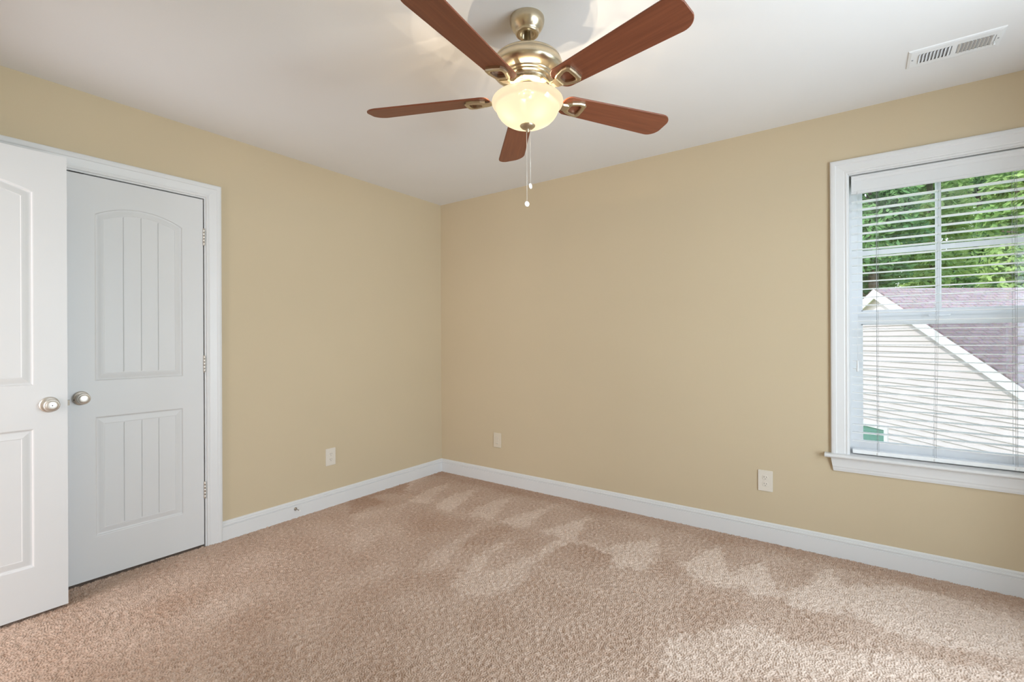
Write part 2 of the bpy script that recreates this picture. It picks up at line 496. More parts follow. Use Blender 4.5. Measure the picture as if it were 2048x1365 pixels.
# ---- carpet: pile modelled as a fine relief
def carpet():
    st = 0.0025
    nx, ny = int(XR / st) + 1, int(-YF / st) + 1
    X = np.arange(nx) * st; Y = YF + np.arange(ny) * st
    # worm-like yarn relief: band-passed noise, two wavelengths
    def band(lam, bw):
        fx = np.fft.fftfreq(nx, st)[:, None]; fy = np.fft.rfftfreq(ny, st)[None, :]
        k = np.sqrt(fx ** 2 + fy ** 2); k0 = 1 / lam
        flt = np.exp(-((k - k0) / (bw * k0)) ** 2)
        z = np.fft.irfft2(np.fft.rfft2(RNG.standard_normal((nx, ny))) * flt, s=(nx, ny))
        return z / z.std()
    tuft = band(0.0088, 0.25)
    coarse = band(0.035, 0.6)
    low = band(0.45, 0.7)
    hgt = 0.0031 * np.tanh(tuft * 0.9) + 0.0010 * coarse
    xx, yy = np.meshgrid(X, Y, indexing='ij')
    # vacuum strokes
    nap_sheen = np.full((nx, ny), 0.42)
    wob = 0.010 * band(0.09, 0.7); wob2 = 0.013 * band(0.08, 0.7)
    px, py = xx + wob, yy + wob2
    for w, poly in STROKES:
        ins = np.zeros((nx, ny), bool)
        dist = np.full((nx, ny), 9.0)
        n = len(poly)
        for i in range(n):
            (x1, y1), (x2, y2) = poly[i], poly[(i + 1) % n]
            c = ((y1 > py) != (y2 > py)) & (px < (x2 - x1) * (py - y1) / (y2 - y1 + 1e-9) + x1)
            ins ^= c
            dx, dy = x2 - x1, y2 - y1
            t = np.clip(((px - x1) * dx + (py - y1) * dy) / (dx * dx + dy * dy + 1e-9), 0, 1)
            dist = np.minimum(dist, np.hypot(px - x1 - t * dx, py - y1 - t * dy))
        sd = np.where(ins, dist, -dist)
        a = np.clip(0.5 + sd / 0.035, 0, 1)
        nap_sheen = nap_sheen * (1 - a) + w * a
    a = np.clip(0.5 + (py + 0.16) / 0.08, 0, 1); nap_sheen = nap_sheen * (1 - a * 0.8) + 0.12 * a * 0.8
    # sheen of side light painted in: pile colour lighter towards the right
    nap_sheen = nap_sheen + 0.10 * np.clip((xx - 1.6) / 2.0, -0.5, 1) + 0.05 * low + 0.06 * coarse + 0.085 * tuft
    nap_sheen = np.clip(nap_sheen, 0, 1)
    # keep the fine relief where the room is in view from around the camera
    s, c = math.sin(YAW), math.cos(YAW)
    rx, ry = xx - 3.101, yy + 3.177
    dep = -s * rx + c * ry; lat = c * rx + s * ry
    keep = (dep > 1.35) & (np.abs(lat) < 1.22 * dep + 0.25)
    kc = keep[:-1, :-1]
    use = np.zeros((nx, ny), bool)
    use[:-1, :-1] |= kc; use[1:, :-1] |= kc; use[:-1, 1:] |= kc; use[1:, 1:] |= kc
    idx = np.full((nx, ny), -1, np.int64); idx[use] = np.arange(use.sum())
    co = np.stack([xx[use], yy[use], hgt[use]], -1)
    q = np.stack([idx[:-1, :-1][kc], idx[1:, :-1][kc], idx[1:, 1:][kc], idx[:-1, 1:][kc]], -1)
    n0 = len(co)
    base = np.array([(-0.8, -5.4, -0.006), (XR + T, -5.4, -0.006), (XR + T, T, -0.006), (-0.8, T, -0.006)])
    co = np.concatenate([co, base]); q = np.concatenate([q, [[n0, n0 + 1, n0 + 2, n0 + 3]]])
    me = bpy.data.meshes.new('floor')
    me.vertices.add(len(co)); me.vertices.foreach_set('co', co.astype(np.float32).ravel())
    me.loops.add(q.size); me.loops.foreach_set('vertex_index', q.astype(np.int32).ravel())
    me.polygons.add(len(q)); me.polygons.foreach_set('loop_start', np.arange(0, q.size, 4, dtype=np.int32))
    me.polygons.foreach_set('use_smooth', np.ones(len(q), bool))
    me.update(calc_edges=True)
    at = me.attributes.new('nap_sheen', 'FLOAT', 'POINT')
    at.data.foreach_set('value', np.concatenate([nap_sheen[use], np.full(4, 0.4)]).astype(np.float32))
    me.materials.append(M['carpet'])
    o = bpy.data.objects.new('floor', me); COL.objects.link(o)
    struct(o)

STROKES = [
(0.75,[(0.11,-0.70),(0.26,-0.68),(0.14,-0.51),(-0.01,-0.26),(-0.01,-0.42)]),
(0.75,[(0.39,-0.76),(0.44,-0.74),(0.55,-0.70),(0.43,-0.49),(0.33,-0.23),(0.29,-0.41),(0.35,-0.67)]),
(0.80,[(0.66,-0.74),(0.79,-0.72),(0.74,-0.55),(0.62,-0.22),(0.54,-0.43),(0.59,-0.62)]),
(0.80,[(0.93,-0.71),(1.11,-0.68),(1.04,-0.45),(0.97,-0.23),(0.89,-0.41),(0.89,-0.56)]),
(0.80,[(1.18,-0.69),(1.40,-0.67),(1.35,-0.45),(1.31,-0.19),(1.25,-0.41),(1.19,-0.59)]),
(0.85,[(1.49,-0.65),(1.74,-0.66),(1.66,-0.38),(1.63,-0.25),(1.56,-0.45),(1.51,-0.58)]),
(0.60,[(0.64,-1.43),(0.27,-1.17),(0.36,-0.93),(0.41,-0.74),(0.56,-1.00),(0.71,-1.28),(0.83,-1.45),(0.78,-1.53)]),
(0.65,[(1.22,-1.47),(1.15,-1.26),(1.13,-0.99),(1.16,-0.83),(1.22,-1.12),(1.33,-1.35),(1.31,-1.46)]),
(0.75,[(1.48,-1.46),(1.43,-1.32),(1.38,-1.12),(1.40,-0.90),(1.44,-0.76),(1.42,-1.08),(1.51,-1.26),(1.57,-1.16),(1.64,-0.94),(1.74,-1.13),(1.76,-1.33),(1.60,-1.51)]),
(0.80,[(1.63,-0.92),(1.62,-0.74),(1.70,-0.63),(1.96,-0.69),(2.06,-0.79),(2.22,-0.75),(2.10,-0.40),(1.99,-0.48),(1.93,-0.62),(1.78,-0.63),(1.69,-0.79),(1.70,-0.98)]),
(0.85,[(1.95,-0.67),(2.03,-0.58),(2.12,-0.32),(2.23,-0.66),(2.05,-0.84)]),
(0.90,[(2.33,-0.58),(2.40,-0.38),(2.45,-0.22),(2.53,-0.47),(2.65,-0.65),(2.54,-0.72),(2.40,-0.67)]),
(0.95,[(2.58,-0.57),(2.68,-0.29),(2.73,-0.44),(2.81,-0.62),(2.72,-0.73),(2.65,-0.65)]),
(0.95,[(2.81,-0.64),(2.90,-0.42),(2.97,-0.17),(3.04,-0.35),(3.14,-0.36),(3.10,-0.60),(2.88,-0.74)]),
(0.90,[(3.05,-0.36),(3.27,-0.18),(3.45,-0.21),(3.67,-0.27),(3.60,-0.59),(3.39,-0.69),(3.20,-0.69),(3.03,-0.60)]),
(0.75,[(2.47,-1.28),(2.71,-0.96),(2.87,-1.00),(3.13,-0.90),(3.58,-0.72),(3.57,-0.78),(2.54,-1.51)]),
(0.12,[(0.01,-0.99),(0.03,-0.58),(0.01,-0.41),(0.25,-0.66),(0.10,-0.72),(0.07,-0.86),(0.25,-0.86),(0.27,-1.17)]),
(0.30,[(0.74,-1.15),(0.58,-0.81),(0.71,-0.79),(1.06,-0.77),(1.08,-0.88),(0.95,-1.06),(0.89,-1.20)]),
(0.25,[(1.22,-1.12),(1.17,-0.90),(1.24,-0.68),(1.32,-0.74),(1.34,-0.99)]),
(0.32,[(2.43,-0.82),(2.55,-0.76),(2.73,-0.87),(2.65,-1.00),(2.55,-1.09),(2.43,-1.02)]),
(0.30,[(1.72,-1.03),(1.69,-0.76),(1.80,-0.66),(1.98,-0.70),(2.04,-0.80),(1.89,-0.99)]),

]
carpet()

# ---- baseboards
BB = [(0, 0), (0, 0.015), (0.0870, 0.015), (0.0885, 0.0095), (0.0910, 0.0095), (0.0925, 0.0130), (0.098, 0.0145), (0.1045, 0.0130), (0.1060, 0.0075), (0.1085, 0.0075), (0.1100, 0.0095), (0.1165, 0.0085), (0.120, 0.0045), (0.120, 0.0)]
def baseboard(name, p, q, nrm):
    m_ = MB(); p, q, nrm = Vector(p), Vector(q), Vector(nrm)
    d = (q - p).normalized()
    vs = []
    for e, sg in ((p, 1), (q, -1)):
        for z, t in BB:
            vs.append(e + nrm * t + Vector((0, 0, z)))
    k = len(BB)
    fs = [(i, i + 1, k + i + 1, k + i) for i in range(k - 1)] + [tuple(range(k)), tuple(range(k, 2 * k))]
    m_.add(vs, fs)
    return struct(m_.build(name, 'trim'))
baseboard('baseboard_left', (0, -1.880, -0.004), (0, 0, -0.004), (1, 0, 0))
baseboard('baseboard_back', (0, 0, -0.004), (XR, 0, -0.004), (0, -1, 0))
baseboard('baseboard_right', (XR, 0, -0.004), (XR, YF, -0.004), (-1, 0, 0))
baseboard('baseboard_front', (EX1 + .09, YF, -0.004), (XR, YF, -0.004), (0, 1, 0))

# ---- casings (u outward from the opening, d off the wall)
CAS = [(0.0, 0.0), (0.0, 0.009), (0.004, 0.011), (0.010, 0.011), (0.013, 0.0095), (0.018, 0.0115), (0.040, 0.014), (0.052, 0.0155),
       (0.056, 0.0185), (0.068, 0.019), (0.076, 0.0175), (0.080, 0.014), (0.080, 0.0)]
b = MB()
r_ = 0.008   # reveal
b.sweep([(CY1 + r_, -0.004), (CY1 + r_, CZ1 + r_), (CY0 - r_, CZ1 + r_), (CY0 - r_, -0.004)],
        [(-u, d) for u, d in CAS], lambda a, z, d: (d, a, z))
trim1 = struct(b.build('trim_1', 'trim'))
b = MB()   # closet jambs and stop
b.box(-T, 0.0015, CY1 - 0.0005, CY1 + r_ + .002, -0.004, CZ1 + r_); b.box(-T, 0.0015, CY0 - r_ - .002, CY0 + 0.0005, -0.004, CZ1 + r_)
b.box(-T, 0.0015, CY0, CY1, CZ1 - 0.0005, CZ1 + r_ + .002)
b.box(-0.055, -0.041, CY1 - 0.012, CY1, 0, CZ1); b.box(-0.055, -0.041, CY0, CY0 + 0.012, 0, CZ1); b.box(-0.055, -0.041, CY0, CY1, CZ1 - 0.012, CZ1)
b.build('door_jamb', 'trim', trim1)
b = MB()
b.rbox(-0.034, -0.004, -2.555, -2.500, CZ1 - 0.006, CZ1 - 0.001, 0.003, 'z')
b.build('ball_catch', 'dark', trim1)
b = MB()
b.sweep([(EX0 - r_, 0.0), (EX0 - r_, 2.045 + r_), (EX1 + r_, 2.045 + r_), (EX1 + r_, 0.0)],
        CAS, lambda a, z, d: (a, YF + d, z))
b.box(EX0 - r_, EX0, YF - T, YF + .001, 0, 2.05); b.box(EX1, EX1 + r_, YF - T, YF + .001, 0, 2.05); b.box(EX0, EX1, YF - T, YF + .001, 2.043, 2.053)
struct(b.build('trim_2', 'trim'))

# ================================================================ DOORS
RINGS = [(0.0, 0.0), (0.0035, -0.0012), (0.0065, -0.0060), (0.0105, -0.0070), (0.0145, -0.0064), (0.024, -0.0042), (0.033, -0.0026),
         (0.0375, -0.0022), (0.0395, -0.0034), (0.041, -0.0034)]
def panel(m_, place, p0, p1, z0, z1, sag, planks, ns_per=8):
    """moulded door panel: outline rings falling into the face, then a field of V-grooved planks"""
    w = p1 - p0
    fr = [0.0]
    g = 0.0075
    for k in range(planks):
        a, b_ = k / planks, (k + 1) / planks
        lo = a + (g if k else 0); hi = b_ - (g if k < planks - 1 else 0)
        fr += [lo] if k else []
        fr += [lo + (hi - lo) * (i + 1) / ns_per for i in range(ns_per)]
        if k < planks - 1: fr += [b_]
    n = len(fr)
    hc = w / 2; R = (hc * hc + sag * sag) / (2 * sag) if sag else 0
    def top(x, off):
        if not sag: return z1 - off
        r = R - off; cx = (p0 + p1) / 2; cz = z1 + sag - R
        return cz + math.sqrt(max(0, r * r - (x - cx) ** 2))
    rings = []
    for off, d in RINGS:
        a0, a1 = p0 + off, p1 - off
        pts = [(a0 + (a1 - a0) * f, z0 + off) for f in fr]
        pts += [(a0 + (a1 - a0) * f, top(a0 + (a1 - a0) * f, off)) for f in reversed(fr)]
        rings.append([place(a, z, d) for a, z in pts])
    k = 2 * n; vs = sum(rings, []); fs = []
    for i in range(len(rings) - 1):
        for q in range(k):
            fs.append((i * k + q, i * k + (q + 1) % k, (i + 1) * k + (q + 1) % k, (i + 1) * k + q))
    m_.add(vs, fs)
    off, d = RINGS[-1]; a0, a1 = p0 + off, p1 - off
    vs, fs = [], []
    grooves = {round(j / planks, 6) for j in range(1, planks)}
    for f in fr:
        x = a0 + (a1 - a0) * f; dd = d - (0.0032 if round(f, 6) in grooves else 0)
        zt = top(x, off); zb = z0 + off
        vs += [place(x, zb, d), place(x, zb + .004, dd), place(x, zt - .004, dd), place(x, zt, d)]
    for i in range(n - 1):
        for q in range(3):
            fs.append((i * 4 + q, (i + 1) * 4 + q, (i + 1) * 4 + q + 1, i * 4 + q + 1))
    m_.add(vs, fs)
    return [(p0 + w * f, top(p0 + w * f, 0)) for f in fr]

def door_slab(name, place, a0, a1, z0, z1, p0, p1, lo, up, sag, planks, thick, origin):
    m_ = MB()
    panel(m_, place, p0, p1, lo[0], lo[1], 0, planks)
    arch = panel(m_, place, p0, p1, up[0], up[1], sag, planks)
    def quad(x0, x1, y0, y1, d=0.0):
        m_.add([place(x0, y0, d), place(x1, y0, d), place(x1, y1, d), place(x0, y1, d)], [(0, 1, 2, 3)])
    quad(a0, p0, z0, z1); quad(p1, a1, z0, z1); quad(p0, p1, z0, lo[0]); quad(p0, p1, lo[1], up[0])
    vs = [place(x, z, 0) for x, z in arch] + [place(x, z1, 0) for x, z in arch]; n = len(arch)
    m_.add(vs, [(i, i + 1, n + i + 1, n + i) for i in range(n - 1)])
    quad(a0, a1, z0, z1, -thick)
    for (x0, y0, x1, y1) in ((a0, z0, a1, z0), (a1, z0, a1, z1), (a1, z1, a0, z1), (a0, z1, a0, z0)):
        m_.add([place(x0, y0, 0), place(x1, y1, 0), place(x1, y1, -thick), place(x0, y0, -thick)], [(0, 1, 2, 3)])
    o = m_.build(name, 'door', origin=origin)
    bm = bmesh.new(); bm.from_mesh(o.data)
    bmesh.ops.remove_doubles(bm, verts=bm.verts, dist=0.0002)
    bmesh.ops.recalc_face_normals(bm, faces=bm.faces)
    bm.to_mesh(o.data); bm.free()
    return struct(o)

def knob(door, x, y, z, hole, sx=1):
    m_ = MB()
    m_.lathe([(0.0, 0.0), (0.034, 0.0), (0.0345, 0.002), (0.033, 0.006), (0.029, 0.0085), (0.021, 0.0095), (0.016, 0.012), (0.0125, 0.018),
              (0.012, 0.026), (0.0125, 0.028)], (x, y, z), 'x', 40, caps=False)
    rose = m_.build('knob_rose', 'nickel', door, origin=(x, y, z))
    m_ = MB()
    m_.lathe([(0.0125, 0.026), (0.017, 0.029), (0.0235, 0.034), (0.0270, 0.041), (0.0278, 0.047), (0.0262, 0.053), (0.0235, 0.0555), (0.0225, 0.0552),
              (0.0205, 0.0575), (0.014, 0.0595), (0.006, 0.0602), (0.0, 0.0603)], (x, y, z), 'x', 40, caps=False)
    kb = m_.build('door_knob', 'nickel', door, origin=(x, y, z))
    m_ = MB()
    if hole:
        m_.lathe([(0.0026, 0.0600), (0.0022, 0.0607), (0.0, 0.0608)], (x, y, z), 'x', 14, caps=False)
        m_.build('release_hole', 'dark', kb)
    else:
        m_.lathe([(0.003, 0.0068), (0.0026, 0.0088), (0.0, 0.009)], (x, y - 0.0265, z - 0.006), 'x', 12, caps=False)
        m_.build('set_screw', 'dark', rose)

def hinge(door, y, zc, x=0.004):
    m_ = MB()
    hh = 0.0475
    for k in range(5):
        a, c_ = zc - hh + k * 0.019 + 0.0005, zc - hh + (k + 1) * 0.019 - 0.0005
        m_.lathe([(0.0052, a), (0.0060, a + .0008), (0.0060, c_ - .0008), (0.0052, c_)], (x, y, 0), 'z', 16)
    for sg in (1, -1):
        m_.lathe([(0.0052, zc + sg * hh), (0.0048, zc + sg * (hh + .002)), (0.002, zc + sg * (hh + .0035)), (0, zc + sg * (hh + .004))], (x, y, 0), 'z', 16, caps=False)
    m_.box(-0.028, x, y - 0.0022, y - 0.0008, zc - hh, zc + hh)
    return m_.build('hinge', 'nickel', door)

# right-hand closet leaf
LEAF = lambda a, z, d: (0.0 + d, a, z)
d1 = door_slab('door_1', LEAF, -2.5705, -1.9705, 0.014, 2.031, -2.462, -2.074, (0.222, 0.824), (1.003, 1.847), 0.055, 4, 0.035, (0, -1.97, 0.014))
knob(d1, 0.0, -2.516, 0.924, False)
for zc in (0.331, 1.070, 1.812):
    hinge(d1, -1.9672, zc)
# left-hand closet leaf, behind the open entry door
d2 = door_slab('door_2', LEAF, -3.1765, -2.5765, 0.014, 2.031, -3.073, -2.685, (0.222, 0.824), (1.003, 1.847), 0.055, 4, 0.035, (0, -3.176, 0.014))
knob(d2, 0.0, -2.631, 0.924, False)
for zc in (0.331, 1.070, 1.812):
    hinge(d2, -3.1798, zc)
# entry door standing open, parallel to the closet
ED = 0.195
d3 = door_slab('door_3', lambda a, z, d: (ED + d, a, z), -3.366, -2.603, 0.015, 2.038, -3.256, -2.712, (0.222, 0.824), (1.012, 1.857), 0.055, 5, 0.035, (ED, -3.366, 0.015))
knob(d3, ED, -2.664, 0.924, True)
m_ = MB(); m_.box(ED - 0.029, ED - 0.006, -2.6032, -2.6018, 0.895, 0.952); pl = m_.build('latch_plate', 'nickel', d3)
m_ = MB()
m_.add([(ED - 0.026, -2.603, 0.912), (ED - 0.009, -2.603, 0.912), (ED - 0.009, -2.594, 0.912), (ED - 0.026, -2.5905, 0.912),
        (ED - 0.026, -2.603, 0.936), (ED - 0.009, -2.603, 0.936), (ED - 0.009, -2.594, 0.936), (ED - 0.026, -2.5905, 0.936)],
       [(0, 1, 2, 3), (4, 5, 6, 7), (0, 1, 5, 4), (1, 2, 6, 5), (2, 3, 7, 6), (3, 0, 4, 7)])
m_.build('latch_bolt', 'latch', d3)

# ================================================================ WINDOWS
def sash(m_, x0, x1, z0, z1, y0, y1, st, rl_b, rl_t):
    m_.box(x0, x0 + st, y0, y1, z0, z1); m_.box(x1 - st, x1, y0, y1, z0, z1)
    m_.box(x0 + st, x1 - st, y0, y1, z0, z0 + rl_b); m_.box(x0 + st, x1 - st, y0, y1, z1 - rl_t, z1)
    # glazing bead
    for (a0, a1, c0, c1) in ((x0 + st, x0 + st + .006, z0 + rl_b, z1 - rl_t), (x1 - st - .006, x1 - st, z0 + rl_b, z1 - rl_t),
                             (x0 + st, x1 - st, z0 + rl_b, z0 + rl_b + .006), (x0 + st, x1 - st, z1 - rl_t - .006, z1 - rl_t)):
        m_.box(a0, a1, y0 + .006, y1 - .002, c0, c1)

win = struct(empty('window_1', (3.443, 0, WZ0)))
m_ = MB()
WC = [(u, d) for u, d in CAS]
m_.sweep([(WX0 - .004, 0.571), (WX0 - .004, WZ1 + .002), (WX1 + .004, WZ1 + .002), (WX1 + .004, 0.571)], WC, lambda a, z, d: (a, -d, z))
m_.build('window_casing', 'trim', win)
m_ = MB()   # stool with a rounded nose and horns past the casing
nose = [(-0.036, 0.551), (-0.041, 0.553), (-0.0445, 0.557), (-0.046, 0.561), (-0.0445, 0.566), (-0.041, 0.570), (-0.036, 0.572)]
X0s, X1s = 2.951, 3.937
pr = nose + [(0.0, 0.572), (0.0, 0.551)]
k = len(pr)
m_.add([(X0s, y, z) for y, z in pr] + [(X1s, y, z) for y, z in pr], [(i, (i + 1) % k, k + (i + 1) % k, k + i) for i in range(k)] + [tuple(range(k)), tuple(range(k, 2 * k))])
m_.box(WX0 - .001, WX1 + .001, -0.001, 0.092, 0.551, 0.572)
m_.build('window_stool', 'trim', win)
m_ = MB()   # apron: casing turned down with angled ends
ap = [(0.551, 0.0), (0.551, 0.019), (0.538, 0.019), (0.515, 0.0165), (0.502, 0.0155), (0.498, 0.0135), (0.487, 0.0125), (0.482, 0.0105), (0.4765, 0.0095), (0.4745, 0.0)]
k = len(ap)
def apx(z): return 2.979 + (0.551 - z) * 0.16
m_.add([(apx(z), -d, z) for z, d in ap] + [(2 * 3.443 - apx(z) + .003, -d, z) for z, d in ap],
       [(i, (i + 1) % k, k + (i + 1) % k, k + i) for i in range(k)] + [tuple(range(k)), tuple(range(k, 2 * k))])
m_.build('window_apron', 'trim', win)
m_ = MB()   # jamb boards and vinyl frame
m_.box(WX0 - .004, WX0 + .002, -0.001, 0.095, .572, WZ1); m_.box(WX1 - .002, WX1 + .004, -0.001, 0.095, .572, WZ1); m_.box(WX0, WX1, -0.001, 0.095, WZ1 - .004, WZ1 + .004)
m_.build('window_jamb', 'trim', win)
m_ = MB()
fx0, fx1 = WX0 + .002, WX1 - .002
m_.box(fx0, fx0 + .022, .088, .155, .56, WZ1 - .004); m_.box(fx1 - .022, fx1, .088, .155, .56, WZ1 - .004)
m_.box(fx0 + .022, fx1 - .022, .088, .155, WZ1 - .03, WZ1 - .004); m_.box(fx0 + .022, fx1 - .022, .075, .155, .556, .590)
m_.box(fx0 + .022, fx0 + .030, .088, .096, .59, WZ1 - .03); m_.box(fx1 - .030, fx1 - .022, .088, .096, .59, WZ1 - .03)
m_.build('window_frame', 'vinyl', win)
sx0, sx1 = fx0 + .020, fx1 - .020
m_ = MB(); sash(m_, sx0, sx1, 1.311, 2.066, .126, .150, .033, .042, .036)
us = m_.build('upper_sash', 'vinyl', win)
m_ = MB(); m_.box(3.4315, 3.4545, .133, .145, 1.353, 2.03); m_.box(sx0 + .033, sx1 - .033, .1335, .1445, 1.664, 1.690)
m_.build('muntin', 'vinyl', us)
m_ = MB(); m_.box(sx0 + .03, sx1 - .03, .1375, .1405, 1.35, 2.033); m_.build('upper_pane', 'glass', us)
m_ = MB(); sash(m_, sx0, sx1, .588, 1.318, .096, .122, .033, .045, .036)
m_.rbox(3.40, 3.486, .086, .100, 1.316, 1.326, .003, 'z')
ls = m_.build('lower_sash', 'vinyl', win)
m_ = MB(); m_.box(sx0 + .03, sx1 - .03, .1075, .1105, .63, 1.285); m_.build('lower_pane', 'glass', ls)
m_ = MB(); m_.box(sx0 + .01, sx1 - .01, .1515, .1521, .60, 1.33); m_.build('insect_screen', 'screen', win)

# unseen window added in the right wall, letting the fill lamp in
w2 = struct(empty('added_window', (XR, (VY0 + VY1) / 2, VZ0)))
m_ = MB()
m_.sweep([(VY0, VZ0), (VY0, VZ1), (VY1, VZ1), (VY1, VZ0)], CAS, lambda a, z, d: (XR - d, a, z), closed=True)
m_.build('window_casing', 'trim', w2)
m_ = MB()
for yy in (VY0, VY1 - .04, (VY0 + VY1) / 2 - .035):
    m_.box(XR + .05, XR + .12, yy, yy + (.04 if yy != (VY0 + VY1) / 2 - .035 else .07), VZ0, VZ1)
for zz in (VZ0, VZ1 - .04, (VZ0 + VZ1) / 2 - .02):
    m_.box(XR + .05, XR + .12, VY0, VY1, zz, zz + .04)
m_.build('window_frame', 'vinyl', w2)
m_ = MB(); m_.box(XR + .085, XR + .088, VY0 + .03, VY1 - .03, VZ0 + .03, VZ1 - .03); m_.build('window_pane', 'glass', w2)

# ================================================================ BLIND
bl = empty('window_blind', (3.443, 0.045, 0.585))
tag(bl, 'white two inch slat window blind lowered and opened over the window', 'blind')
BX0, BX1 = 3.077, 3.809
m_ = MB()   # valance with moulded face
vp = [(0.020, 1.9855), (0.0165, 1.988), (0.0165, 1.999), (0.0185, 2.0015), (0.0185, 2.052), (0.0165, 2.0545), (0.0160, 2.058), (0.0115, 2.068), (0.0085, 2.0715), (0.0075, 2.076), (0.0085, 2.081), (0.012, 2.0845), (0.027, 2.0845), (0.027, 1.9855)]
k = len(vp)
m_.add([(BX0 - .001, y, z) for y, z in vp] + [(BX1 + .001, y, z) for y, z in vp], [(i, (i + 1) % k, k + (i + 1) % k, k + i) for i in range(k)] + [tuple(range(k)), tuple(range(k, 2 * k))])
m_.build('valance', 'valance', bl)
m_ = MB(); m_.box(BX0 + .002, BX1 - .002, .030, .074, 2.03, 2.075); m_.build('head_rail', 'slat', bl)
NSL, PITCH, ZS = 31, 0.04335, 1.946
m_ = MB()
sec = []
for i in range(9):
    t = -1 + 2 * i / 8
    sec.append((0.0465 + 0.025 * t, 0.0016 * (1 - t * t)))
top = [(y, z + .0014) for y, z in sec]; bot = [(y, z - .0014) for y, z in reversed(sec)]
pr = top + bot; k = len(pr)
m_.add([(BX0, y, z + ZS) for y, z in pr] + [(BX1, y, z + ZS) for y, z in pr], [(i, (i + 1) % k, k + (i + 1) % k, k + i) for i in range(k)] + [tuple(range(k)), tuple(range(k, 2 * k))])
s0 = m_.build('slat', 'slat', bl)
for i in range(1, NSL):
    dup(s0, bl, (0, 0, -PITCH * i))
m_ = MB(); m_.rbox(BX0, BX1,   .0215, .0715, .5765, .598, .004, 'x'); m_.build('bottom_rail', 'slat', bl)
for xc, xb in ((3.185, 3.185), (3.436, 3.413), (3.701, 3.701)):
    m_ = MB()
    for yy in (.0205, .0725):
        m_.tube([(xc, yy, 2.03), (xb, yy, .597)], .0007, 6)
    for i in range(NSL):
        z = ZS - PITCH * i - .0022; f = (2.03 - z) / (2.03 - .604); xx = xc + (xb - xc) * f
        m_.tube([(xx, .0205, z), (xx, .0725, z)], .0005, 5)
    m_.build('ladder_cord', 'cord', bl)
    m_ = MB(); m_.tube([(xc + .006, .0195, 2.0), (xb + .006, .0195, .597)], .0007, 6); m_.build('lift_cord', 'cord', bl)
    m_ = MB(); m_.lathe([(0.0, .0175), (.006, .0180), (.0085, .0200), (.0085, .0217)], (xb + .005, 0, .585), 'y', 16, caps=False); m_.build('cord_plug', 'slat', bl)
m_ = MB(); m_.tube([(3.102, .0155, 2.0), (3.101, .0155, 1.083)], .0008, 6); tc_ = m_.build('pull_cord', 'slat', bl)
m_ = MB(); m_.lathe([(.0015, 1.083), (.004, 1.078), (.0055, 1.05), (.006, 1.028), (.0045, 1.022), (0.0, 1.0215)], (3.101, .0155, 0), 'z', 16, caps=False)
m_.build('tassel', 'vent', tc_)

# ================================================================ WALL PLATES
def outlet(name, loc, nrm_axis, label):
    """duplex receptacle; built facing +d then placed on the wall"""
    e = empty(name, loc); tag(e, label, 'wall outlet')
    x, y, z = loc
    if nrm_axis == 'x':
        put = lambda a0, a1, d0, d1, z0, z1: (x + d0, x + d1, y + a0, y + a1, z + z0, z + z1)
    else:
        put = lambda a0, a1, d0, d1, z0, z1: (x + a0, x + a1, y - d1, y - d0, z + z0, z + z1)
    m_ = MB(); m_.rbox(*put(-.039, .039, 0.0, .006, -.0615, .0615), .003, nrm_axis); m_.build('cover_plate', 'plate', e)
    for zc in (.0195, -.0195):
        m_ = MB(); m_.rbox(*put(-.0165, .0165, .004, .0078, zc - .0142, zc + .0142), .0125, nrm_axis)
        rc = m_.build('receptacle', 'plate', e)
        m_ = MB()
        m_.box(*put(-.0072, -.0050, .006, .0080, zc - .001, zc + .0075)); m_.box(*put(.0050, .0072, .006, .0080, zc, zc + .0065))
        m_.rbox(*put(-.0026, .0026, .006, .0080, zc - .0105, zc - .0055), .0025, nrm_axis)
        m_.build('slot', 'dark', rc)
    m_ = MB()
    m_.rbox(*put(-.003, .003, .005, .0068, -.003, .003), .003, nrm_axis); m_.build('screw', 'plate', e)
    return e
outlet('wall_outlet', (0, -1.144, 0.360), 'x', 'ivory duplex wall outlet on the closet wall left of the corner')
outlet('wall_outlet', (2.655, 0, 0.360), 'y', 'ivory duplex wall outlet under and left of the window')
e = tag(empty('jack_plate', (0.650, 0, 0.361)), 'almond cable and phone jack plate just right of the corner', 'wall plate')
m_ = MB(); m_.rbox(.611, .689, -.006, 0, .3005, .4215, .003, 'y'); m_.build('cover_plate', 'jackplate', e)
m_ = MB(); m_.rbox(.632, .668, -.0078, -.004, .327, .395, .002, 'y'); ins = m_.build('insert', 'jackplate', e)
m_ = MB(); m_.box(.6435, .6565, -.0082, -.006, .371, .373); m_.box(.6435, .6565, -.0082, -.006, .383, .385); m_.box(.6435, .6455, -.0082, -.006, .371, .385); m_.box(.6545, .6565, -.0082, -.006, .371, .385)
m_.build('phone_socket', 'plate', ins)
m_ = MB(); m_.lathe([(.0055, -.007), (.0055, -.011), (.004, -.013), (.0, -.0131)], (.650, 0, .336), 'y', 14, caps=False); m_.build('coax_socket', 'nickel', ins)

# ================================================================ DOOR STOP
e = tag(empty('door_stop', (0.015, -1.419, 0.064)), 'small metal door stop screwed into the closet wall baseboard', 'door stop')
m_ = MB(); m_.lathe([(.0105, 0), (.0105, .003), (.008, .007), (.0045, .012), (.0035, .014)], (.0148, -1.419, .064), 'x', 18); m_.build('base_cone', 'latch', e)
m_ = MB(); m_.tube([(.028, -1.419, .064), (.066, -1.419, .0635)], .0024, 10); m_.build('rod', 'latch', e)
m_ = MB(); m_.lathe([(.003, 0), (.0052, .001), (.0055, .008), (.004, .010), (0, .0104)], (.0655, -1.419, .0635), 'x', 14, caps=False); m_.build('rubber_tip', 'pendant', e)

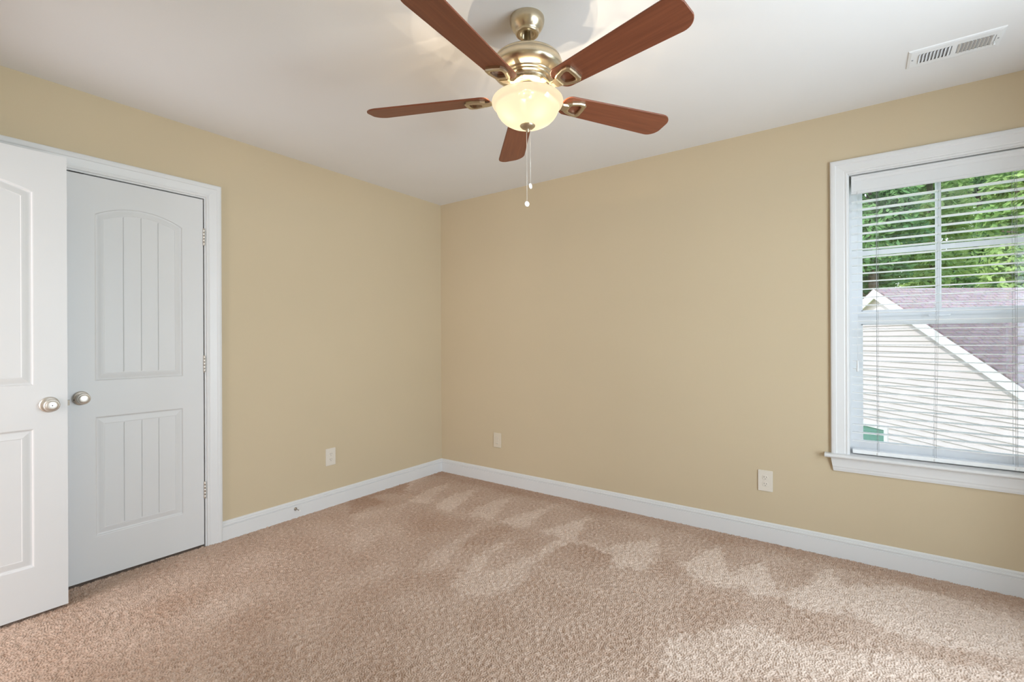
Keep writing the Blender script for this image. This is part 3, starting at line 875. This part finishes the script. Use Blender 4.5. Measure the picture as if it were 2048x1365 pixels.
# ================================================================ CEILING VENT
vx0, vx1, vy0, vy1 = 3.285, 3.588, -0.498, -0.338
e = tag(empty('ceiling_vent', ((vx0 + vx1) / 2, (vy0 + vy1) / 2, H)), 'white two bank register vent in the ceiling above the window', 'vent')
m_ = MB()
zf = H - .006
bx = [(3.322, 3.430), (3.447, 3.556)]; by0, by1 = -.456, -.376
outer = [(vx0, vy0), (vx1, vy0), (vx1, vy1), (vx0, vy1)]
def ringq(a, za, c_, zc_):
    n = 4
    m_.add([(x, y, za) for x, y in a] + [(x, y, zc_) for x, y in c_], [(i, (i + 1) % n, n + (i + 1) % n, n + i) for i in range(n)])
ins_ = lambda q: [(vx0 + q, vy0 + q), (vx1 - q, vy0 + q), (vx1 - q, vy1 - q), (vx0 + q, vy1 - q)]
ringq(outer, H, ins_(.0015), H - .004); ringq(ins_(.0015), H - .004, ins_(.011), zf)
X = [vx0 + .011, bx[0][0], bx[0][1], bx[1][0], bx[1][1], vx1 - .011]
for i in range(5):
    for (y0, y1) in ((vy0 + .011, by0), (by0, by1), (by1, vy1 - .011)):
        if i in (1, 3) and y0 == by0: continue
        m_.box(X[i], X[i + 1], y0, y1, zf, zf + .0012)
fr_ = m_.build('vent_frame', 'vent', e)
m_ = MB(); m_.box(bx[0][0] - .002, bx[1][1] + .002, by0 - .002, by1 + .002, H - .0005, H - .0002); m_.build('duct_opening', 'duct', e)
for bi, (a0, a1) in enumerate(bx):
    n = 9; stp = (a1 - a0) / n
    for i in range(n):
        xc = a0 + stp * (i + .5)
        m_ = MB(); lean = .0052 if bi == 0 else -.0042
        m_.add([(xc + lean - .0004, by0, H - .001), (xc + lean + .0004, by0, H - .001), (xc - lean + .0004, by0, zf - .0035), (xc - lean - .0004, by0, zf - .0035),
                (xc + lean - .0004, by1, H - .001), (xc + lean + .0004, by1, H - .001), (xc - lean + .0004, by1, zf - .0035), (xc - lean - .0004, by1, zf - .0035)],
               [(0, 1, 2, 3), (4, 5, 6, 7), (0, 1, 5, 4), (1, 2, 6, 5), (2, 3, 7, 6), (3, 0, 4, 7)])
        m_.build('louver', 'vent', e)
for sx_ in (3.302, 3.573):
    m_ = MB(); m_.lathe([(0, -.0022), (.0028, -.0018), (.0032, 0)], (sx_, -.418, zf), 'z', 14, caps=False); m_.build('screw', 'duct', e)
m_ = MB(); m_.box(3.5625, 3.5640, -.450, -.385, zf - .0006, zf + .0004)
sl_ = m_.build('lever_slot', 'dark', e)
m_ = MB(); m_.lathe([(0, -.016), (.004, -.0155), (.005, -.012), (.003, -.008), (.0015, 0)], (3.5635, -.395, zf), 'z', 14, caps=False); m_.build('damper_lever', 'vent', e)

# ================================================================ CEILING FAN
FX, FY = 2.074, -1.649
fan = tag(empty('ceiling_fan', (FX, FY, H)), 'five blade cherry wood ceiling fan with brushed nickel motor and lit bowl lamp', 'ceiling fan')
c0 = (FX, FY, 0)
def part(name, prof, mat, parent=fan, n=64, caps=False, c=c0):
    q = MB(); q.lathe(prof, c, 'z', n, caps=caps)
    return q.build(name, mat, parent)
part('canopy', [(.0655, 2.4395), (.0665, 2.434), (.0660, 2.424), (.0630, 2.412), (.0560, 2.399), (.0480, 2.390), (.0455, 2.388), (.0450, 2.382), (.0435, 2.3785), (.040, 2.377), (.028, 2.377), (.0255, 2.380), (.0245, 2.392), (.0125, 2.398)], 'brushed')
part('downrod', [(.0128, 2.40), (.0128, 2.285), (.02, 2.283), (.022, 2.275)], 'brushed')
part('motor_housing', [(.022, 2.281), (.080, 2.284), (.112, 2.2835), (.122, 2.281), (.1275, 2.276), (.1295, 2.271), (.1285, 2.2695), (.1310, 2.268), (.1345, 2.260), (.1365, 2.251), (.1368, 2.243), (.1350, 2.235),
     (.1290, 2.2275), (.1190, 2.2210), (.1075, 2.2165), (.1020, 2.2152), (.0990, 2.2135), (.0992, 2.2110), (.0978, 2.2090), (.0920, 2.2078), (.0900, 2.2060), (.0902, 2.2038), (.0888, 2.2020), (.0810, 2.2005),
     (.0770, 2.1980), (.0755, 2.1930), (.0755, 2.1885), (.0780, 2.1855), (.0785, 2.1820), (.0760, 2.1790), (.045, 2.1775)], 'brushed', n=80)
part('switch_housing', [(.036, 2.180), (.036, 2.150), (.034, 2.147), (.012, 2.145)], 'brushed', n=48)
# blades
def blade_mesh():
    r0, r1, w0, w1 = 0.150, 0.662, 0.052, 0.0675
    out = []
    def corner(cx, cy, r, a0, a1, n=8):
        for i in range(n + 1):
            t = math.radians(a0 + (a1 - a0) * i / n)
            out.append((cx + r * math.cos(t), cy + r * math.sin(t)))
    rt, rr = 0.052, 0.034
    corner(r1 - rt, w1 - rt, rt, 90, 12); corner(r1 - rt, -w1 + rt, rt, -12, -90)
    corner(r0 + rr, -w0 + rr, rr, -90, -170); corner(r0 + rr, w0 - rr, rr, 170, 90)
    n = len(out); h = 0.003
    q = MB()
    ins = lambda k_: [(x + (k_ if x < .4 else -k_), y - math.copysign(k_, y)) for x, y in out]
    q.add([(x, y, -h) for x, y in ins(.0012)] + [(x, y, -h + .0012) for x, y in out] + [(x, y, h - .0012) for x, y in out] + [(x, y, h) for x, y in ins(.0012)],
          [tuple(range(n))[::-1]] + [(k * n + i, k * n + (i + 1) % n, (k + 1) * n + (i + 1) % n, (k + 1) * n + i) for k in range(3) for i in range(n)] + [tuple(range(3 * n, 4 * n))])
    return q
def iron_mesh():
    """curved arm from the motor to a shield-shaped holder with a trapezoid window, under the blade"""
    q = MB()
    # arm ribbon
    st = [(.060, .045, .016, .007), (.085, .041, .0135, .007), (.108, .020, .0125, .007), (.130, -.004, .0135, .0065), (.150, -.011, .017, .006), (.172, -.0125, .021, .006)]
    vs = []
    for x, z, w, t in st:
        vs += [(x, -w, z), (x, w, z), (x, w * .8, z - t), (x, -w * .8, z - t)]
    fs = [(0, 1, 2, 3), tuple(len(vs) - 4 + i for i in range(4))]
    for i in range(len(st) - 1):
        for k in range(4):
            fs.append((i * 4 + k, i * 4 + (k + 1) % 4, (i + 1) * 4 + (k + 1) % 4, (i + 1) * 4 + k))
    q.add(vs, fs)
    outer = [(.165, -.022), (.182, -.032), (.215, -.041), (.236, -.040), (.246, -.030), (.248, 0), (.246, .030), (.236, .040), (.215, .041), (.182, .032), (.165, .022), (.163, 0)]
    inner = [(.184, -.012), (.188, -.017), (.212, -.0255), (.224, -.0255), (.229, -.019), (.230, 0), (.229, .019), (.224, .0255), (.212, .0255), (.188, .017), (.184, .012), (.183, 0)]
    n = len(outer)
    mid = lambda a, b_, f: [(x0 + (x1 - x0) * f, y0 + (y1 - y0) * f) for (x0, y0), (x1, y1) in zip(a, b_)]
    rings = [(outer, -.0034), (outer, -.012), (mid(outer, inner, .22), -.0155), (mid(outer, inner, .75), -.0155), (inner, -.0135), (inner, -.0034)]
    vs, fs = [], []
    for r, z in rings:
        vs += [(x, y, z) for x, y in r]
    for k in range(len(rings) - 1):
        for i in range(n):
            fs.append((k * n + i, k * n + (i + 1) % n, (k + 1) * n + (i + 1) % n, (k + 1) * n + i))
    q.add(vs, fs)
    return q
PITCH_B = math.radians(-12)
bz = 2.140
first_b = first_i = None
for k in range(5):
    ang = math.radians(131.6 + 72 * k)
    rot = Matrix.Rotation(ang, 4, 'Z') @ Matrix.Rotation(PITCH_B, 4, 'X')
    if k == 0:
        first_b = blade_mesh().build('blade', 'wood', None, origin=(0, 0, 0)); first_i = iron_mesh().build('blade_iron', 'brushed', None, origin=(0, 0, 0))
        bl_, ir_ = first_b, first_i
    else:
        bl_, ir_ = first_b.copy(), first_i.copy(); COL.objects.link(bl_); COL.objects.link(ir_)
    for o_ in (bl_, ir_):
        o_.parent = fan
        o_.matrix_local = Matrix.Translation((0, 0, bz - H)) @ rot
# lamp bowl
bowl = part('lamp_bowl', [(.1230, 2.1310), (.1265, 2.1305), (.1315, 2.1280), (.1355, 2.1235), (.1372, 2.1175), (.1365, 2.1115), (.1335, 2.1060), (.1285, 2.1015), (.1245, 2.0990), (.1222, 2.0960), (.1212, 2.0920), (.1195, 2.0850),
     (.1150, 2.0740), (.1070, 2.0620), (.0950, 2.0500), (.0790, 2.0400), (.0600, 2.0330), (.0400, 2.0290), (.020, 2.0275), (.010, 2.0274)], 'bowl', n=80)
fin = part('finial', [(.0125, 2.031), (.0285, 2.0292), (.0297, 2.0275), (.0285, 2.0245), (.0235, 2.0195), (.0160, 2.0155), (.0085, 2.0135), (.0060, 2.0120), (.0066, 2.0085), (.0060, 2.0045), (.0035, 2.0015), (0, 2.0008)], 'brushed', n=32)
# the light of the bulbs inside the bowl
for k in range(8):
    a = math.radians(20 + 45 * k)
    lamp('fan_lamp_light', 'POINT', (FX + .066 * math.cos(a), FY + .066 * math.sin(a), (2.072 if k % 2 else 2.1285)), LAMP_ENERGY / 8, (1.0, 0.82, 0.58), shadow_soft_size=0.0)
# pull chains: (offset right of the view, end height)
s_, c_y = math.sin(YAW), math.cos(YAW)
for off, dep, ztop, zend, tilt, twist in ((-.0035, 0, 2.003, 1.736, 0.25, 0.5), (.0105, 0.004, 2.018, 1.806, -0.5, 0.9)):
    x, y = FX + off * c_y - dep * s_, FY + off * s_ + dep * c_y
    q = MB(); q.tube([(x, y, ztop), (x, y, zend)], .00085, 6)
    z = ztop
    while z > zend:                       # ball chain
        q.lathe([(0, z), (.0013, z - .0007), (.0013, z - .0019), (0, z - .0026)], (x, y, 0), 'z', 6, caps=False); z -= .0044
    ch = q.build('pull_chain', 'chain', fan)
    q = MB()
    q.lathe([(0, -.0014), (.0085, -.0014), (.0102, -.0008), (.0105, 0), (.0102, .0008), (.0085, .0014), (0, .0014)], (0, 0, 0), 'y', 28, caps=False)
    q.lathe([(.0074, -.0014), (.0072, -.0020), (.0062, -.0020), (.0060, -.0014)], (0, 0, 0), 'y', 28, caps=False)
    for k in range(5 if off < 0 else 3):   # raised emblem
        t = 2 * math.pi * k / (5 if off < 0 else 3)
        q.lathe([(.0014, -.0013), (.0012, -.0019), (0, -.0020)], (.0028 * math.cos(t), 0, .0028 * math.sin(t)), 'y', 8, caps=False)
    pd = q.build('chain_pendant', 'pendant', ch, origin=(0, 0, 0))
    pd.parent = ch
    pd.matrix_local = Matrix.Translation(Vector((x, y, zend - .0095)) - Vector(ch.matrix_world.translation)) @ Matrix.Rotation(YAW + twist, 4, 'Z') @ Matrix.Rotation(tilt, 4, 'Y')

# ================================================================ OUTSIDE
GZ = -2.95
m_ = MB(); m_.add([(-40, .5, GZ), (70, .5, GZ), (70, 70, GZ), (-40, 70, GZ)], [(0, 1, 2, 3)]); g_ = struct(m_.build('ground', 'grass'))

# neighbouring gable house: apex A, wall direction W (to the right and nearer), N towards us
A = Vector((3.496, 9.451, 0)); W = Vector((0.586, -0.810, 0)).normalized(); Nn = Vector((W.y, -W.x, 0))
AZ, SL, HW, LEN = 2.05, 0.61, 4.2, 10.0
GT = AZ + 0.13          # top of the gable wall, under the roof deck
house = tag(empty('neighbor_house', (A.x, A.y, GZ)), 'pale sided gable house with pinkish brown shingle roof outside the window', 'house')
def P(u, n, z): 
    v = A + W * u + Nn * n
    return (v.x, v.y, z)
m_ = MB()
eave = AZ - SL * HW
lap = 0.105
z = GZ
while z < GT - .02:          # lap siding courses, each tilted out at its foot
    z1 = min(z + lap, GT - .005)
    def hw(q): return HW if q <= eave else min(HW, max(0.0, (GT - q) / SL))
    h0, h1 = hw(z), hw(z1)
    m_.add([P(-h0, .024, z), P(h0, .024, z), P(h1, .002, z1), P(-h1, .002, z1)], [(0, 1, 2, 3)])
    m_.add([P(-h0, .024, z), P(h0, .024, z), P(h0, .0, z), P(-h0, .0, z)], [(0, 1, 2, 3)])
    z += lap
m_.add([P(-HW, 0, GZ), P(-HW, -LEN, GZ), P(-HW, -LEN, eave), P(-HW, 0, eave)], [(0, 1, 2, 3)])
m_.add([P(HW, 0, GZ), P(HW, -LEN, GZ), P(HW, -LEN, eave), P(HW, 0, eave)], [(0, 1, 2, 3)])
m_.add([P(-HW, -LEN, GZ), P(HW, -LEN, GZ), P(HW, -LEN, eave), P(0, -LEN, AZ), P(-HW, -LEN, eave)], [(0, 1, 2, 3, 4)])
m_.build('siding_wall', 'siding', house)
OV, EO = 0.14, 0.30
for sg in (-1, 1):
    m_ = MB()
    e0, ez = (HW + EO) * sg, AZ - SL * (HW + EO)
    th = .06
    top_ = .20
    m_.add([P(0, OV, AZ + top_), P(e0, OV, ez + top_), P(e0, -LEN, ez + top_), P(0, -LEN, AZ + top_),
            P(0, OV, AZ + top_ - th), P(e0, OV, ez + top_ - th), P(e0, -LEN, ez + top_ - th), P(0, -LEN, AZ + top_ - th)],
           [(0, 1, 2, 3), (4, 5, 6, 7), (0, 1, 5, 4), (1, 2, 6, 5), (2, 3, 7, 6), (3, 0, 4, 7)])
    ro = m_.build('roof_slope', 'roof', house)
    me = ro.data
    uv = me.uv_layers.new(name='UVMap')
    sl_len = math.hypot(1, SL)
    for lp in me.loops:
        w_ = me.vertices[lp.vertex_index].co + Vector((A.x, A.y, 0)) - A
        uv.data[lp.index].uv = (w_.dot(Nn), w_.dot(W) * sl_len)
    m_ = MB()     # rake board and its soffit
    rb = .15
    m_.add([P(0, OV + .012, AZ + top_ - th + .03), P(e0, OV + .012, ez + top_ - th + .03), P(e0, OV + .012, ez + top_ - th - rb), P(0, OV + .012, AZ + top_ - th - rb),
            P(0, OV - .012, AZ + top_ - th + .03), P(e0, OV - .012, ez + top_ - th + .03), P(e0, OV - .012, ez + top_ - th - rb), P(0, OV - .012, AZ + top_ - th - rb)],
           [(0, 1, 2, 3), (4, 5, 6, 7), (0, 1, 5, 4), (1, 2, 6, 5), (2, 3, 7, 6), (3, 0, 4, 7)])
    m_.build('rake_board', 'rake', house)
    m_ = MB()
    zz = top_ - th - .05
    m_.add([P(0, OV, AZ + zz), P(e0, OV, ez + zz), P(e0, 0, ez + zz), P(0, 0, AZ + zz), P(0, OV, AZ + zz - .02), P(e0, OV, ez + zz - .02), P(e0, 0, ez + zz - .02), P(0, 0, AZ + zz - .02)],
           [(0, 1, 2, 3), (4, 5, 6, 7), (0, 1, 5, 4), (1, 2, 6, 5), (2, 3, 7, 6), (3, 0, 4, 7)])
    m_.build('soffit', 'soffit', house)
m_ = MB()   # window low on the gable wall
gx0, gx1, gz0, gz1 = -1.05, 0.13, -2.1, -0.70
def pb(u0, u1, n0, n1, z0, z1):
    m_.add([P(u0, n0, z0), P(u1, n0, z0), P(u1, n1, z0), P(u0, n1, z0), P(u0, n0, z1), P(u1, n0, z1), P(u1, n1, z1), P(u0, n1, z1)],
           [(0, 1, 2, 3), (4, 5, 6, 7), (0, 1, 5, 4), (1, 2, 6, 5), (2, 3, 7, 6), (3, 0, 4, 7)])
pb(gx0 - .09, gx0, 0, .05, gz0 - .09, gz1 + .09); pb(gx1, gx1 + .09, 0, .05, gz0 - .09, gz1 + .09)
pb(gx0, gx1, 0, .05, gz1, gz1 + .09); pb(gx0, gx1, 0, .05, gz0 - .09, gz0)
hw_ = m_.build('window', 'rake', house)
m_ = MB(); pb(gx0, gx1, .018, .026, gz0, gz1); m_.build('pane', 'green_glass', hw_)

# trees behind the house
def tree(name, label, x, y, h, rad, mat, nleaf, seed, leaf=0.16):
    rg = np.random.default_rng(seed)
    e = tag(empty(name, (x, y, GZ)), label, 'tree', 'trees behind the neighbouring house')
    q = MB()
    q.tube([(x, y, GZ), (x + .1, y, GZ + h * .35), (x - .05, y + .1, GZ + h * .65), (x, y, GZ + h * .9)], [.24, .19, .12, .04], 10)
    tips = []
    for k in range(9):
        t = rg.uniform(.3, .8); a = rg.uniform(0, 2 * math.pi); L = rad * rg.uniform(.5, .8)
        p0 = (x, y, GZ + h * t); p1 = (x + L * math.cos(a), y + L * math.sin(a), GZ + h * t + L * .55)
        q.tube([p0, ((p0[0] + p1[0]) / 2, (p0[1] + p1[1]) / 2, (p0[2] + p1[2]) / 2 + .1), p1], [.07, .05, .02], 6)
    q.build('trunk', 'bark', e)
    nb = 80
    # clusters in an egg-shaped crown
    u = rg.standard_normal((nb, 3)); u /= np.linalg.norm(u, axis=1)[:, None]
    cc = u * (rg.uniform(.35, 1, (nb, 1)) ** .6) * np.array([rad * .88, rad * .88, h * .40]) + np.array([x, y, GZ + h * .60])
    cr = rg.uniform(.55, 1.1, nb) * rad * .46
    ci = rg.integers(0, nb, nleaf)
    d = rg.standard_normal((nleaf, 3)); d /= np.linalg.norm(d, axis=1)[:, None]
    pos = cc[ci] + d * (cr[ci] * rg.uniform(.55, 1.05, nleaf))[:, None]
    nor = d * .6 + rg.standard_normal((nleaf, 3)) * .5 + np.array([0, -.1, .5]); nor /= np.linalg.norm(nor, axis=1)[:, None]
    t1 = np.cross(nor, rg.standard_normal((nleaf, 3))); t1 /= np.linalg.norm(t1, axis=1)[:, None]
    t2 = np.cross(nor, t1)
    s = (leaf * rg.uniform(.6, 1.3, nleaf))[:, None]
    v = np.stack([pos - t1 * s, pos - t2 * s * .42 - nor * s * .1, pos + t1 * s, pos + t2 * s * .42 - nor * s * .1], 1).reshape(-1, 3) - np.array([x, y, GZ])
    me = bpy.data.meshes.new('crown')
    me.vertices.add(len(v)); me.vertices.foreach_set('co', v.astype(np.float32).ravel())
    me.loops.add(len(v)); me.loops.foreach_set('vertex_index', np.arange(len(v), dtype=np.int32))
    me.polygons.add(nleaf); me.polygons.foreach_set('loop_start', np.arange(0, len(v), 4, dtype=np.int32))
    me.update(calc_edges=True)
    at = me.attributes.new('tone', 'FLOAT', 'FACE')
    tone = np.clip(rg.uniform(0, 1, nb)[ci] * .6 + rg.uniform(0, .5, nleaf), 0, 1)
    at.data.foreach_set('value', tone.astype(np.float32))
    me.materials.append(M[mat])
    o = bpy.data.objects.new('crown', me); COL.objects.link(o); o.parent = e

TL = [('bushy_tree', 'deep green leafy tree in the upper left panes above the gable peak', 3.6, 24.0, 17.0, 1.75, 'leaf_a'),
      ('maple_tree', 'yellow green leafy tree at the right edge of the upper window', 8.7, 24.0, 17.0, 1.75, 'leaf_b'),
      ('maple_tree', 'yellow green leafy tree behind the vertical window bar', 6.2, 29.6, 19.5, 1.85, 'leaf_b'),
      ('tall_tree', 'dark tree glimpsed behind the deep green tree at upper left', 3.4, 35.4, 23.0, 1.95, 'leaf_a'),
      ('tall_tree', 'dark green tree in the upper right panes between two yellow green trees', 8.9, 35.4, 23.0, 1.95, 'leaf_a'),
      ('oak_tree', 'dark tree furthest back just left of the vertical window bar', 6.0, 41.6, 25.0, 2.1, 'leaf_a'),
      ('oak_tree', 'dark tree furthest back glimpsed at the right edge of the window', 12.0, 41.6, 25.0, 2.1, 'leaf_a')]
for i, (nm, lb, x, y, h, r, mt) in enumerate(TL):
    tree(nm, lb, x, y, h, r, mt, 18000, 40 + i, 0.17 if i < 3 else 0.24)

bpy.context.view_layer.update()
